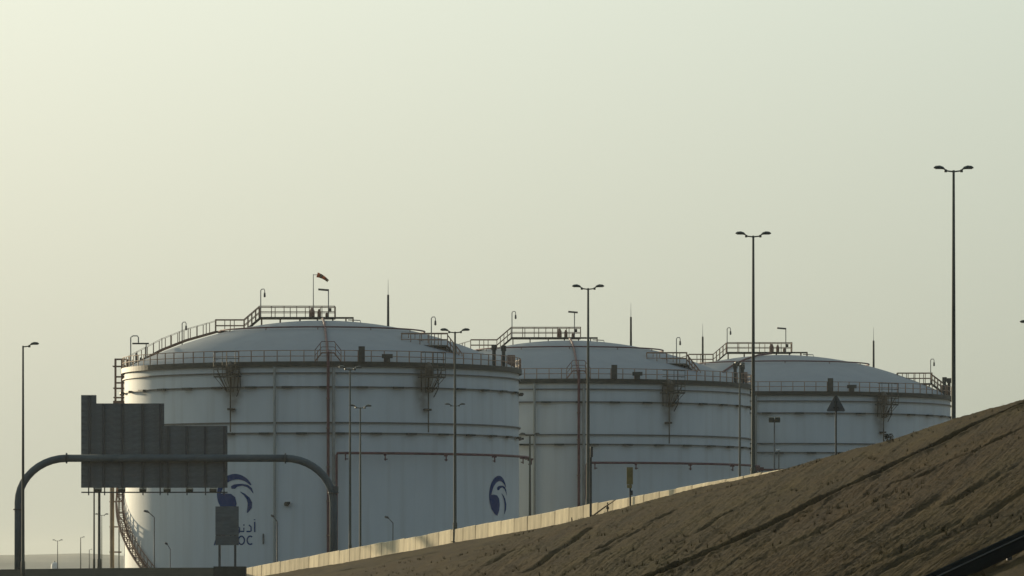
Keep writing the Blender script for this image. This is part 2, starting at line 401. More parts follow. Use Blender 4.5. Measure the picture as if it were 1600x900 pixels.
lamp(36, 541, 310, 'tall single-headed street lamp at the far left in front of the gantry leg', baseZ=2.2, sides=(1,), rad=.09, group='tall street lamps')
lamp(147, 660, 425, 'slimmer of two poles half hidden behind the overhead sign, on the left', baseZ=2.6, sides=(1,), rad=.07)
lamp(155, 650, 430, 'thicker of two poles half hidden behind the overhead sign, right one', baseZ=2.6, sides=(1,), rad=.12)
FG = 'small far lamps on the horizon'
lamp(159, 805, 730, 'small double-headed lamp just right of the two poles below the overhead sign', baseZ=0, group=FG, rad=.07)
lamp(90, 845, 960, 'tiny double-headed lamp on the horizon in front of the pale hills', baseZ=0, group=FG, rad=.09)
lamp(126, 840, 830, 'tiny single-headed lamp on the horizon between hills and sign poles', baseZ=0, sides=(1,), group=FG, rad=.1, hs=.7)
lamp(139.5, 859, 800, 'shortest tiny lamp on the horizon touching the sign poles', baseZ=0, sides=(1,), group=FG, rad=.08, hs=.5)

def yard_lamp(px, topy, D, label, arm=.75, m='ring', rad=.05):
    t = at(px, topy, D); root = empty('yard_lamp', (t.x, t.y, 0), label, 'street lamp', 'low yard lamps with slanted arms in front of the tanks'); h = t.z
    MB().tube([(0, 0, 0), (0, 0, h)], rad, 8).build('pole', M[m], root, True)
    MB().tube([(0, 0, h), (-arm*.6, 0, h+.38)], rad*.8, 6).build('arm', M[m], root, True)
    MB().tube([(-arm*.55, 0, h+.36), (-arm*.75, 0, h+.47), (-arm*1.1, 0, h+.52), (-arm*1.2, 0, h+.5)], [.04, .11, .1, .04], 8).build('lamp_head', M[m], root, True)
yard_lamp(241, 808, 415, 'low grey lamp with a slanted arm beside the foot of the spiral stair', .75)
yard_lamp(433, 815, 418, 'low pale slanted-arm lamp right of the painted letters on the largest tank', .45, 'ring', .06)
yard_lamp(614, 817, 420, 'low lamp with a slanted arm just above the barrier in front of the largest tank', .6)
yard_lamp(266, 858, 424, 'shortest yard lamp with a slanted arm, low beside the spiral stair foot', .4, 'ring', .04)

# flood light boards in front of right tank
def flood(px, topy, D, w, hgt, label):
    t = at(px, topy, D); root = empty('floodlight_mast', (t.x, t.y, 0), label, 'floodlight')
    MB().tube([(0, 0, 0), (0, 0, t.z)], [.09, .055], 8).build('pole', M['ring'], root, True)
    b = MB(); b.box((0, 0, t.z), (w, .08, .08)); b.build('crossbar', M['head'], root)
    for s in (-1, 1): MB().box((s*w*.26, -.12, t.z+.02), (w*.44, .28, hgt), Matrix.Rotation(.3, 3, 'X')).build('lamp_head', M['head'], root)
flood(1210, 656, 400, .95, .42, 'floodlight mast with a flat dark head in front of the right-hand tank')
t = at(1217, 704, 404); root = empty('camera_post', (t.x, t.y, 0), 'thin pale post with a small bright camera, just right of the floodlight mast', 'camera post')
MB().tube([(0, 0, 0), (0, 0, t.z)], .05, 8).build('pole', M['ring'], root)
MB().tube([(-.22, -.1, t.z+.03), (.1, 0, t.z+.08)], .07, 8).build('camera_housing', M['white'], root)

# ------------------------------------------------------------------ road signs
M['signback'] = mat('sign_aluminium', (.11, .115, .11), vary=.2, scale=3)
t = at(1306, 712, 256); root = empty('warning_sign', (t.x, t.y, float(terr(t.x, t.y))-.1), 'triangular road sign seen from behind on a slim post at the embankment crest', 'road sign')
bz = root.location.z; top = at(1306, 617, 256).z-bz; bot = at(1306, 643, 256).z-bz
MB().tube([(0, -.11, 0), (0, -.11, top-.05)], .05, 8).build('post', M['dark'], root)
b = MB(); w = .48
for yy in (-.03, -.055): b.v += [(-w, yy, bot+.06), (-w+.05, yy, bot), (w-.05, yy, bot), (w, yy, bot+.06), (.05, yy, top), (-.05, yy, top)]
b.f += [(0, 1, 2, 3, 4, 5)[::-1], (6, 7, 8, 9, 10, 11)]
for i in range(6): j = (i+1) % 6; b.f.append((i, j, 6+j, 6+i))
b.build('sign_plate', M['signback'], root)
for zz in (bot+.2, bot+.5):
    MB().box((0, -.08, zz), (.3 if zz < bot+.4 else .2, .06, .05)).build('bracket', M['dark'], root)

t = at(984, 796, 294); bz = float(terr(t.x, t.y)); root = empty('hazard_marker', (t.x, t.y, bz-.1), 'narrow faded yellow sign panel on a dark post in front of the concrete barrier', 'road sign')
f = lambda y: at(984, y, 294).z-(bz-.1)
MB().tube([(.03, .05, 0), (.03, .05, f(731))], .06, 8).build('post', M['dark'], root)
MB().box((0, -.03, (f(730)+f(757))/2), (.38, .05, f(730)-f(757))).build('sign_panel', M['yellow'], root)
MB().box((-.02, -.02, f(760)-.0), (.3, .05, .2)).build('sign_panel', M['yellow'], root)
MB().box((.12, -.02, f(770)), (.12, .14, .28)).build('control_box', M['dark'], root)

t = at(923, 809, 301); bz = float(terr(t.x, t.y)); root = empty('marker_post', (t.x, t.y, bz-.1), 'dark upright post with an edge-on sign in front of the barrier beside a lamp pole', 'post')
f = lambda y: at(923, y, 301).z-(bz-.1)
MB().tube([(0, 0, 0), (0, 0, f(700))], .075, 8).build('post', M['dark'], root)
MB().box((.05, 0, (f(698)+f(714))/2), (.16, .6, f(698)-f(714))).build('sign_plate', M['dark'], root)
t1, t2 = at(925, 807, 300.5), at(962, 781, 298)
root = empty('leaning_pole', t1, 'thin dark stick leaning across the beige barrier beside the dark marker post', 'pole')
MB().tube([(0, 0, 0), (t2-t1)*.5+Vector((0, 0, .03)), t2-t1], [.05, .045, .02], 6).build('stick', M['wood'], root)
t = at(949.5, 803, 299); root = empty('short_stake', t, 'short upright stake where the leaning stick crosses the barrier', 'stake')
MB().tube([(0, 0, -.3), (0, 0, .7)], .045, 6).build('stake', M['wood'], root)
MB().box((0, -.03, .36), (.17, .06, .14)).build('cross_tie', M['wood'], root)
t = at(893.5, 814, 307); o = MB().tube([(0, 0, -.2), (.01, 0, .05), (-.01, 0, .22)], [.05, .05, .035], 6).build('stub_post', M['wood'], None, loc=t)
tag(o, 'tiny dark stub at the foot of the barrier left of the dark marker post', 'stub')

# two-post board near road edge, seen from behind
D = 330; t = at(355, 899, D); root = empty('board_sign', t, 'dark two-post sign board seen from behind at the left end of the beige barrier', 'road sign')
X = lambda px: (px-355)/FPX*D; Zf = lambda y: (899-y)/FPX*D
for px in (343, 367.5): MB().tube([(X(px), 0, -.6), (X(px), 0, Zf(793))], .085, 8).build('post', M['signd'], root)
for k, (y0, y1) in enumerate(((791.5, 806), (806, 821), (821, 835.5), (837, 852))):
    MB().box((0, -.13-.012*(k % 2), (Zf(y0)+Zf(y1))/2), (X(371.5)-X(335), .05, Zf(y0)-Zf(y1)+(.02 if k < 3 else -.01))).build('board_plank', M['sign'], root)
MB().box((0, -.07, Zf(836.3)), (X(371)-X(335), .05, .05)).build('crossbar', M['pole'], root)
MB().box((X(359.5), 0, Zf(885)-.9), (X(385)-X(335), 1.4, 1.8)).build('footing', M['block'], root)

# ------------------------------------------------------------------ gantry with overhead sign backs
D = 385; sc = FPX/D; root = empty('sign_gantry', at(276, 890, D), 'dark grey tubular gantry arch with rounded corners spanning the lower road', 'gantry')
X = lambda px: (px-276)/sc; Zf = lambda y: (890-y)/sc
pts = [(X(28.5), 0, -1.5), (X(28.5), 0, Zf(800)), (X(28.5), 0, Zf(785))]
for k in range(1, 11):
    a = math.pi/2*k/10; pts.append((X(28.5)+X(105)-X(28.5)-(X(105)-X(28.5))*math.cos(a), 0, Zf(785)+(Zf(716)-Zf(785))*math.sin(a)))
MB().tube(pts, .30, 16).build('left_leg'.replace('left_', 'curved_'), M['gantry'], root, True)
pts = [(X(521), 0, -1.5), (X(521), 0, Zf(800)), (X(521), 0, Zf(785))]
for k in range(1, 11):
    a = math.pi/2*k/10; pts.append((X(521)-(X(521)-X(445))*(1-math.cos(a)), 0, Zf(785)+(Zf(716)-Zf(785))*math.sin(a)))
MB().tube(pts, .30, 16).build('curved_leg', M['gantry'], root, True)
MB().tube([(X(105), 0, Zf(716)), (X(445), 0, Zf(716))], .295, 16).build('crossbeam', M['gantry'], root, True)
for px in (104, 446): MB().tube([(X(px)-.05, 0, Zf(716)), (X(px)+.05, 0, Zf(716))], .42, 16).build('flange', M['signd'], root, True)
for px, py in ((28.5, 796), (521, 770)): MB().tube([(X(px), 0, Zf(py)-.05), (X(px), 0, Zf(py)+.05)], .42, 16).build('flange', M['signd'], root, True)
MB().box((X(521), 0, Zf(765)), (.75, .5, .5)).build('junction_box', M['signd'], root)
def plate_sign(x0, x1, y0, y1, n, stiff, label, extra=None):
    r = empty('overhead_sign', at((x0+x1)/2, y1, D)+Vector((0, .42, 0)), label, 'road sign', 'overhead sign boards on the gantry')
    xo = lambda px: (px-(x0+x1)/2)/sc; zo = lambda y: (y1-y)/sc
    hgt = (y1-y0)/sc/n; pb = MB(); pb.box((0, 0, 0), ((x1-x0)/sc, .06, hgt-.002)); pb.box((0, -.035, hgt*.3), ((x1-x0)/sc-.02, .012, .03)); me = pb.mesh('sign_plank', M['sign'])
    for k in range(n): inst('sign_plank', me, r, (0, .012*(k % 2), hgt*(k+.5)))
    if extra:
        a, b_, yy = extra
        MB().box(((xo(a)+xo(b_))/2, 0, (zo(yy)+zo(y0))/2), ((b_-a)/sc, .06, (y0-yy)/sc)).build('top_tab', M['sign'], r)
    for px in stiff:
        ty = extra[2] if extra and px < extra[1] else y0
        MB().box((xo(px), -.12, (zo(ty)+zo(y1))/2), (.16, .16, zo(ty)-zo(y1)-.1)).build('stiffener', M['signd'], r)
        MB().box((xo(px), -.27, zo(716)), (.12, .14, .9)).build('clamp', M['signd'], r)
plate_sign(126, 256, 630, 762, 13, (139, 161, 190, 222, 250), 'taller left sign board on the gantry, seen from behind, with a raised corner tab', (126, 150, 617))
plate_sign(256.1, 355, 665, 762, 10, (262, 291, 320, 350), 'lower right sign board on the gantry, seen from behind')
wr = empty('sign_light_bar', at(240, 769, D)+Vector((0, .9, 0)), 'thin light bar with small downlights slung under the overhead sign boards', 'light bar')
xo = lambda px: (px-240)/sc
MB().box((0, 0, 0), (xo(355)-xo(126), .1, .1)).build('bar', M['signd'], wr)
for px in (137, 162, 190, 222, 249, 261, 291, 320, 349): MB().box((xo(px), 0, .12), (.09, .09, .7)).build('hanger', M['signd'], wr)
for px in (152, 189, 222, 260, 295, 332):
    b = MB(); b.box((xo(px), -.05, .2), (.55, .35, .22), Matrix.Rotation(.35, 3, 'X')); b.build('sign_light', M['head'], wr)

# ------------------------------------------------------------------ steel guard rail in the near right corner
def guard():
    h1, h2 = hit(1445, 925), hit(1600, 868)
    p1, p2 = at(1445, 900, h1[1]), at(1600, 828, h2[1]); print('guard', h1, h2)
    dv = (p2-p1)/(p2-p1).length; root = empty('guard_rail', p1, 'dark steel guard rail crossing the bottom right corner below the brown slope', 'guard rail')
    a = p1-dv*14-p1; e = p2+dv*16-p1; n = Vector((dv.y, -dv.x, 0)).normalized()
    if n.y > 0: n = -n
    prof = [(0, .0), (.02, -.03), (.02, -.1), (-.015, -.17), (-.015, -.2), (.02, -.27), (.02, -.36), (0, -.42)]
    b = MB()
    for P in (a, e):
        for o, z in prof: b.v.append(tuple(P+n*o+Vector((0, 0, z))))
    for P in (a, e):
        for o, z in prof: b.v.append(tuple(P+n*(o-.02)+Vector((0, 0, z))))
    m = len(prof)
    for i in range(m-1): b.f += [(i, i+1, m+i+1, m+i), (2*m+i, 3*m+i, 3*m+i+1, 2*m+i+1)]
    b.f += [(0, m, 3*m, 2*m), (m-1, 2*m-1, 4*m-1, 3*m-1)]
    b.build('beam', M['rubber'], root)
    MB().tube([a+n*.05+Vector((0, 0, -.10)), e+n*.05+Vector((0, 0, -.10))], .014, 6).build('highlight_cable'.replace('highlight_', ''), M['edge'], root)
    for k in range(12):
        P = a+(e-a)*(k+.5)/12; w = P+p1; gz = float(terr(w.x, w.y)); z1 = P.z-.05; z0 = min(gz-p1.z, P.z-.4)-.3
        MB().box(((P.x-n.x*.08), (P.y-n.y*.08), (z0+z1)/2), (.1, .1, z1-z0)).build('post', M['dark'], root)
guard()

# sparse dry tufts on the slope
v = []; f = []
for k in range(2600):
    y = 95+190*random.random()**.9; u = random.uniform(.02, .17); x = u*y-10 if False else (random.uniform(-.045, .108)*y)
    dd = (line_x(y)-x)*.957
    if dd < .8: continue
    if vnoise(np.array([x*.35]), np.array([y*.12]))[0] < -.05: continue
    z = float(terr(x, y)); hh = random.uniform(.05, .15)
    for q in range(5):
        a = random.uniform(0, 6.28); r_ = random.uniform(.02, .12); n = len(v)
        c = Vector((x+math.cos(a)*r_*.5, y+math.sin(a)*r_*.5, z-.05)); w = Vector((-math.sin(a), math.cos(a), 0))*.018; tp = c+Vector((math.cos(a)*r_, math.sin(a)*r_, hh+.05))
        v += [tuple(c-w), tuple(c+w), tuple(tp)]; f.append((n, n+1, n+2))
me = bpy.data.meshes.new('dry_grass'); me.from_pydata(v, [], f)
M['straw'] = mat('dry_straw', (.065, .05, .02), rough=1, vary=.4, scale=.6, spec=0, col2=(.03, .026, .012)); me.materials.append(M['straw'])
o = bpy.data.objects.new('dry_grass', me); scene.collection.objects.link(o); tag(o, 'sparse dry grass tufts scattered over the brown embankment', 'grass', kind='stuff')

# ------------------------------------------------------------------ bush
t = hit(1390, 693) or (19.5, 250); bx, by = t
b = MB()
for k in range(260):
    a, r_, z = random.uniform(0, 6.28), random.random()**.5*.26, random.uniform(0, .36)
    c = Vector((math.cos(a)*r_*(1-.6*z), math.sin(a)*r_*(1-.6*z), z)); v = Vector([random.gauss(0, 1) for _ in range(3)]).normalized()*.05; w = v.cross(Vector((random.random(), random.random(), 1))).normalized()*.02
    b.quad(c-v, c+w, c+v, c-w)
for k in range(7):
    a = k*.9; b.tube([(0, 0, -.1), (math.cos(a)*.16, math.sin(a)*.16, .25)], [.012, .006], 4)
tag(b.build('dry_bush', M['bush'], None, loc=(bx, by+.6, float(terr(bx, by+.6))+.1)), 'small dark dry bush poking up from the embankment crest in front of the right tank', 'bush')
t = at(85.5, 887, 1500)
root = empty('water_tank', (t.x, t.y, 0), 'tiny pale round-topped tank on the horizon beside the far double lamp', 'water tank')
b = MB(); b.lathe([(1.1, 0), (1.1, 4.2), (.9, 4.8), (.5, 5.2), (0.01, 5.3)], 24); b.build('tank_body', M['white'], root, True)
MB().tube([(0, 0, 5.2), (0, 0, 5.7)], .1, 8).build('vent_cap', M['ring'], root)

# ------------------------------------------------------------------ storage tanks
RT = 18.0; Z0 = EYE
def cyl(phi, r, z): a = R(phi); return Vector((r*math.sin(a), -r*math.cos(a), z))
def arc(r, z, a0, a1, n): return [cyl(a0+(a1-a0)*i/n, r, z) for i in range(n+1)]
def dome_z(r): return 21.25 + 4.45*(1-(r/RT)**2)
post_me = MB().box((0, 0, .5), (.07, .07, 1.0)).mesh('rail_post', M['rail'])
tread_me = MB().box((0, 0, 0), (.95, .26, .05)).mesh('tread', M['rust'])
pad_me = MB().box((0, -.17, 0), (.95, .34, .17)).mesh('support_pad', M['dark'])
clip_me = MB().box((0, -.2, -.05), (.10, .45, .14)).box((0, -.25, -.3), (.09, .09, .5)).box((.1, -.1, -.42), (.3, .09, .09)).mesh('pipe_bracket', M['red'])
plank_me = MB()
def railing(root, pts, h=1.0, gap=1.0, part='handrail', mname='rail', rads=.045, midrail=True):
    """posts are parts one by one, the rails one part per run"""
    pts = [Vector(p) for p in pts]; up = Vector((0, 0, 1))
    for hh, rr in ((h, rads), (h*.52, rads*.8)):
        if hh < h and not midrail: continue
        MB().tube([p+up*hh for p in pts], rr, 6).build(part if hh == h else 'mid_rail', M[mname], root)
    tot = sum((b-a).length for a, b in zip(pts[:-1], pts[1:])); n = max(1, round(tot/gap)); step = tot/n; acc = 0; want = 0
    for a, b in zip(pts[:-1], pts[1:]):
        Ls = (b-a).length
        while want <= acc+Ls+1e-4:
            inst('rail_post', post_me, root, a+(b-a)*((want-acc)/Ls), (0, 0, 0), (1, 1, h)); want += step
        acc += Ls
def hook_lamp(root, p, h, side=1):
    r = MB().tube([(0, 0, 0), (0, 0, h), (side*.08, 0, h+.12), (side*.3, 0, h+.14), (side*.36, 0, h), (side*.36, 0, h-.2)], [.06, .05, .045, .045, .045, .04], 6).build('hook_lamp', M['pale'], root, loc=p)
    MB().tube([(side*.36, 0, h-.2), (side*.36, 0, h-.55), (side*.36, 0, h-.62)], [.08, .11, .05], 8).build('lamp_shade', M['ring'], r)
def basket(root, phi, scale=1.0, stain=True):
    """foam chamber with a hanging caged platform below the walkway"""
    z = 20.9; w = 1.05*scale; rot = (0, 0, R(phi)); base = cyl(phi, RT, 0)
    def loc(b, name, m): return b.build(name, M[m], root, loc=base, rot=rot)
    b = MB()
    for s in (-1, -.6, -.2, .2, .6, 1): b.tube([(s*w, -1.6, z+1.2*(abs(s) in (.2, 1))), (s*w, -1.6, z-.9), (s*w*.3, -.5, z-2.3)], .03, 5)
    for zz in (z+1.2, z+.6, z, z-.35, z-.7, z-1.0): b.tube([(-w, -.9, zz), (-w, -1.6, zz), (w, -1.6, zz), (w, -.9, zz)], .035, 5)
    for s in (-1, 1): b.tube([(s*w, -.9, z-.4), (s*w*.5, -.15, z-2.2)], .05, 5)
    loc(b, 'cage', 'cage')
    b = MB(); b.box((0, -1.0, z-.95), (2*w, 1.2, .12)); loc(b, 'cage_floor', 'girder')
    b = MB(); b.tube([(0, -.6, z-1.0), (0, -.6, z-.1), (0, -.35, z+.3)], [.32, .34, .2], 12)
    b.tube([(0.0, -.45, z-1.0), (0, -.45, 15.1)], .06, 8); b.box((0, -.3, 17.1), (.55, .5, .18)); loc(b, 'foam_chamber', 'cage')
    b = MB(); b.tube([(w*.9, -.5, z-.2), (w*.95, -.5, z-1.9), (w*.55, -.4, z-2.7)], .05, 6); loc(b, 'drain_pipe', 'dark')
logo_u = 1.8
def wrap(root, phi, zc, polys, name='logo', m='blue', r=RT+.03):
    """polys: list of polygons in metres (s along the shell, z up); quads strips keep to the curve"""
    b = MB()
    for q in polys:
        n = len(b.v)
        for s, z in q: b.v.append(tuple(cyl(phi+math.degrees(s/RT), r, zc+z)))
        b.f.append(tuple(range(n, n+len(q))))
    return b.build(name, M[m], root)
def stroke(pts, ws):
    pts = [Vector(p) for p in pts]; out = []; L_ = []; Rr = []
    if not isinstance(ws, (list, tuple)): ws = [ws]*len(pts)
    for i, p in enumerate(pts):
        t = (pts[min(i+1, len(pts)-1)]-pts[max(i-1, 0)]).normalized(); n = Vector((-t.y, t.x)); L_.append(p+n*ws[i]/2); Rr.append(p-n*ws[i]/2)
    for i in range(len(pts)-1): out.append([Rr[i], Rr[i+1], L_[i+1], L_[i]])
    return out
def logo_polys():
    P = []
    pts = []; ws = []
    for k in range(25):
        a = R(212-(212-28)*k/24); f = k/24
        w = .30*math.sin(math.pi*min(1, f*.9+.06))**.7
        pts.append(((1-w/2)*math.cos(a), (1-w/2)*math.sin(a))); ws.append(w)
    P += stroke(pts, ws)
    body = [(-.97, .0), (-.6, .06), (-.2, .02), (.02, -.14), (.1, -.45), (.02, -.75), (-.17, -1.0), (-.45, -.92), (-.78, -.66), (-.94, -.35)]
    c = (-.45, -.4)
    P += [[c, body[i-1], body[i]][::-1] for i in range(len(body))]
    P += stroke([(-.2, .34), (-.02, .38), (.12, .44), (.4, .47), (.68, .40), (.86, .26), (.98, .04)], [.12, .22, .13, .09, .12, .12, .02])
    P += stroke([(.3, .12), (.52, -.02), (.7, -.2), (.8, -.42), (.78, -.65), (.66, -.9)], [.03, .10, .17, .24, .22, .05])
    return [[(Vector(q)*logo_u) for q in poly] for poly in P]
def ring_pts(cx, cz, rx, rz, a0, a1, n=14): return [(cx+rx*math.cos(R(a0+(a1-a0)*i/n)), cz+rz*math.sin(R(a0+(a1-a0)*i/n))) for i in range(n+1)]
def latin():
    w = .13; H = .85; P = []; x = -1.95; a = .62; g_ = .18
    P += stroke([(x, 0), (x+a/2, H)], w)+stroke([(x+a/2, H), (x+a, 0)], w)+stroke([(x+.14, .28), (x+a-.14, .28)], w*.9); x += a+g_
    P += stroke([(x+w/2, 0), (x+w/2, H)], w)+stroke([(x+.1, H-w/2), (x+.25, H-w/2)]+ring_pts(x+.25, H/2, a-.3, H/2-w/2, 85, -85)+[(x+.1, w/2)], w); x += a+g_
    P += stroke([(x+w/2, 0), (x+w/2, H)], w)+stroke([(x+w/2, H), (x+a-w/2, 0)], w)+stroke([(x+a-w/2, 0), (x+a-w/2, H)], w); x += a+g_
    P += stroke(ring_pts(x+a/2, H/2, a/2-.02, H/2-w/2, 0, 360, 22), w); x += a+g_
    P += stroke(ring_pts(x+a/2+.04, H/2, a/2-.02, H/2-w/2, 52, 308, 18), w)
    return P
def arabic():
    w = .13; P = []
    P += stroke([(1.85, 0), (1.85, .9)], w)+stroke([(1.76, 1.08), (1.92, 1.1)], .07)                  # alef hamza
    P += stroke([(1.30, .62), (1.50, .45), (1.50, .1), (1.40, .05), (1.05, .05)], w)                  # dal
    P += stroke([(.80, .38), (.80, .06), (.30, .06)], w)+stroke([(.74, .62), (.86, .62)], .12)         # noon
    P += stroke(ring_pts(.24, .28, .15, .16, 0, 360, 12), w*.9)+stroke([(.38, .28), (.36, 0), (.2, -.2), (0, -.28)], w*.9)   # waw
    P += stroke([(-.45, .95), (-.45, .05), (-1.2, .05), (-1.3, .25)], w)+stroke([(-.75, .55), (-.95, .5), (-.78, .4), (-.98, .3)], .08)  # kaf
    return P

def storage_tank(cx, cy, label, o):
    root = empty('storage_tank', (cx, cy, 0), label, 'storage tank', 'white cylindrical storage tanks with domed roofs')
    B = lambda b, name, m, smooth=False: b.build(name, M[m], root, smooth)
    # shell in plate courses, each set a little inside the one below
    courses = [0, 2.6, 5.2, 7.8, 10.4, 13.0, 15.6, 18.2, 20.85]
    for i, (a, c) in enumerate(zip(courses[:-1], courses[1:])):
        r0 = RT+.02-.006*i
        s_ = MB().lathe([(r0, a), (r0, c)], 180).build('shell_course', M['tank'], root, True)
    B(MB().lathe([(RT*k/24+.001, dome_z(RT*k/24)) for k in range(24, -1, -1)], 144), 'dome_roof', 'dome', True)
    B(MB().lathe([(RT-.1, 20.2), (RT+.16, 20.2), (RT+.16, 20.3), (RT-.1, 20.3)], 180), 'top_angle', 'ring')
    B(MB().lathe([(RT-.1, 20.80), (RT+.26, 20.80), (RT+.26, 21.25), (RT-.35, 21.27)], 180), 'walkway', 'girder')
    for z in (19.03, 15.9, 14.98): B(MB().lathe([(RT-.1, z-.06), (RT+.16, z-.06), (RT+.16, z+.05), (RT-.1, z+.05)], 180), 'stiffener_ring', 'ring')
    for z in (19.0, 14.95):
        for k in range(-10, 11):
            phi = k*10.4+3+(z < 16)*4; inst('support_pad', pad_me, root, cyl(phi, RT+.1, z), (0, 0, R(phi)))
    # walkway hand rail all round
    n = 96
    for k in range(n): inst('rail_post', post_me, root, cyl(360*k/n+1, RT+.16, 21.2), (0, 0, R(360*k/n)), (1, 1, 1.02))
    B(MB().tube([cyl(360*k/96+1, RT+.16, 22.22) for k in range(96)], .035, 6, True), 'handrail', 'rail')
    B(MB().tube([cyl(360*k/96+1, RT+.16, 21.72) for k in range(96)], .035, 6, True), 'mid_rail', 'rail')
    # water ring on the dome and its feed
    B(MB().tube([cyl(360*k/72, 9.4, dome_z(9.4)+.22) for k in range(72)], .075, 6, True), 'dome_ring_pipe', 'red')
    for k in range(12): B(MB().box(cyl(k*30, 9.4, dome_z(9.4)+.08), (.08, .08, .3)), 'pipe_foot', 'rust')
    rp = o['riser']
    pts = [cyl(rp, r_, dome_z(r_)+.18) for r_ in (2, 5, 8, 11, 14, 16.5, 17.6)]
    B(MB().tube(pts+[cyl(rp, 18.2, 22.2), cyl(rp, 18.65, 22.0), cyl(rp, 18.65, 21), cyl(rp, 18.6, 0)], [.10]*7+[.13]*4, 10), 'riser_pipe', 'red')
    B(MB().tube([cyl(rp+1.5, 18.45, 20.7), cyl(rp+1.5, 18.45, 0)], .14, 10), 'drain_pipe', 'pale')
    for z in (3, 6, 9, 12, 15.4, 18): B(MB().box(cyl(rp, 18.35, z), (.3, .8, .1), Matrix.Rotation(R(rp), 3, 'Z')), 'pipe_clamp', 'rust')
    # step-over at the riser
    st = [cyl(rp-3.6, RT+.16, 21.25), cyl(rp-1.7, RT+.16, 22.0), cyl(rp+1.7, RT+.16, 22.0), cyl(rp+3.6, RT+.16, 21.25)]
    railing(root, st, 1.0, .8, mname='red', rads=.035); B(MB().tube(st, .07, 6), 'step_over', 'rust')
    # cooling-water header round the right side
    a1 = 100
    B(MB().tube([cyl(rp+2.2, 18.9, 0), cyl(rp+2.2, 18.9, 13.0), cyl(rp+2.5, 18.9, 13.2)]+arc(18.9, 13.2, rp+3, a1, 60), .115, 8), 'water_header', 'red')
    for phi in (19, 37, 55.5, 73, 85, 97): inst('pipe_bracket', clip_me, root, cyl(phi, 18.95, 13.1), (0, 0, R(phi)))
    inst('pipe_bracket', clip_me, root, cyl(rp+4.5, 18.95, 13.1), (0, 0, R(rp+4.5)))
    B(MB().tube([cyl(-10.9, 18.25, 20.8), cyl(-10.9, 18.25, 0)], .12, 8), 'vent_pipe', 'tankpipe')
    # radial roof stair, landing and centre platform
    def deck(x0, z0, x1, z1, yw=.6, name='deck'):
        b = MB(); dv = Vector((x1-x0, 0, z1-z0)); L_ = dv.length; an = math.atan2(dv.z, dv.x)
        b.box(((x0+x1)/2, 0, (z0+z1)/2), (L_, 2*yw, .14), Matrix.Rotation(-an, 3, 'Y')); B(b, name, 'girder')
    xs = [-17.6, -14.6, -12.4, -9.7]; zs = [21.5, dome_z(14.6)+.3, dome_z(12.4)+.35, 24.7]
    for (a, c), (e, f) in zip(zip(xs[:-1], zs[:-1]), zip(xs[1:], zs[1:])):
        B(MB().tube([(a, -.6, c), (e, -.6, f)], .09, 5).tube([(a, .6, c), (e, .6, f)], .09, 5), 'stringer', 'rust')
        nn = int((e-a)/.45)
        for k in range(nn): inst('tread', tread_me, root, (a+(e-a)*(k+.5)/nn, 0, c+(f-c)*(k+.5)/nn), (0, 0, R(90)))
    for s in (-.6, .6): railing(root, [(x, s, z) for x, z in zip(xs, zs)], 1.0, .62 if s > 0 else .9, mname='stairrail', midrail=False, rads=.018)
    deck(-9.7, 24.7, -7.1, 24.7)
    for s in (-.6, .6): railing(root, [(-9.7, s, 24.7), (-7.1, s, 24.7)], 1.1, .8 + .3*(s > 0))
    deck(-7.1, 24.7, -5.7, 25.9, name='stair_flight')
    for s in (-.6, .6): railing(root, [(-7.1, s, 24.7), (-5.7, s, 25.9)], 1.1, .45, mname='rust')
    deck(-5.7, 25.95, 1.2, 25.95, 1.1); deck(1.2, 25.98, 2.9, 25.98, .35, 'deck_extension')
    for s in (-1.1, 1.1): railing(root, [(-5.7, s, 25.95), (1.2, s, 25.95)], 1.05, 1.15 + .22*(s > 0))
    railing(root, [(1.2, -1.1, 25.95), (1.2, 1.1, 25.95)], 1.05, .7)
    for x in (-9.2, -7.3, -5.5, -3.8, -2.0, -.4, 1.0, 2.2, 2.85):
        zt = 24.7 if x < -7 else 25.95
        for s in (-.5, .5):
            z_ = min(dome_z(math.hypot(x, s))-.05, zt-.2); B(MB().tube([(x, s, z_), (x, s, zt)], .055, 5), 'support_leg', 'rail')
    B(MB().tube([(2.4, 0, 25.8), (3.5, 0, 25.75), (3.55, 0, dome_z(3.5))], .05, 6), 'vent_line', 'pale')
    # gear on the centre platform
    for x, w, h in ((-.9, .5, 1.0), (-.25, .35, .9), (.45, .3, .6)):
        B(MB().tube([(x, .2, 25.9), (x, .2, 25.9+h*.7), (x, .2, 25.9+h)], [w/2, w/2, w/4], 10), 'valve_stack', 'rust')
    hook_lamp(root, (-5.6, .3, 25.9), 2.6); hook_lamp(root, (-12.8, .6, 23.2), 2.3)
    # floodlight on the centre platform
    fx = .6; r_ = B(MB().tube([(fx, 0, 25.9), (fx, 0, 28.6)], .055, 6), 'floodlight_pole', 'pale')
    MB().box((fx-.45+(.3 if o.get('flat') else 0)*1, 0, 28.55), (.95, .4, .16), Matrix.Rotation(.08, 3, 'Y')).build('floodlight', M['ring'], r_)
    MB().box((fx+.12, 0, 27.0-.3), (.3, .3, .35)).build('control_box', M['dark'], r_)
    if o.get('sock'):
        r_ = B(MB().tube([(-.8, .5, 25.9), (-.8, .5, 30.0)], [.055, .035], 6), 'windsock_mast', 'pale')
        cols = ['orange', 'cloth', 'orange', 'cloth']
        for k in range(4):
            q = lambda t: Vector((-.45+t*1.0, .5, 29.95-.22*t-.35*t*t)); rr = lambda t: .24-.12*t
            MB().tube([q(k/4), q((k+1)/4)], [rr(k/4), rr((k+1)/4)], 10).build('windsock', M[cols[k]], r_, True)
        MB().tube([(-.8, .5, 29.95), (-.45, .5, 29.95)], .03, 6).build('sock_arm', M['pale'], r_)
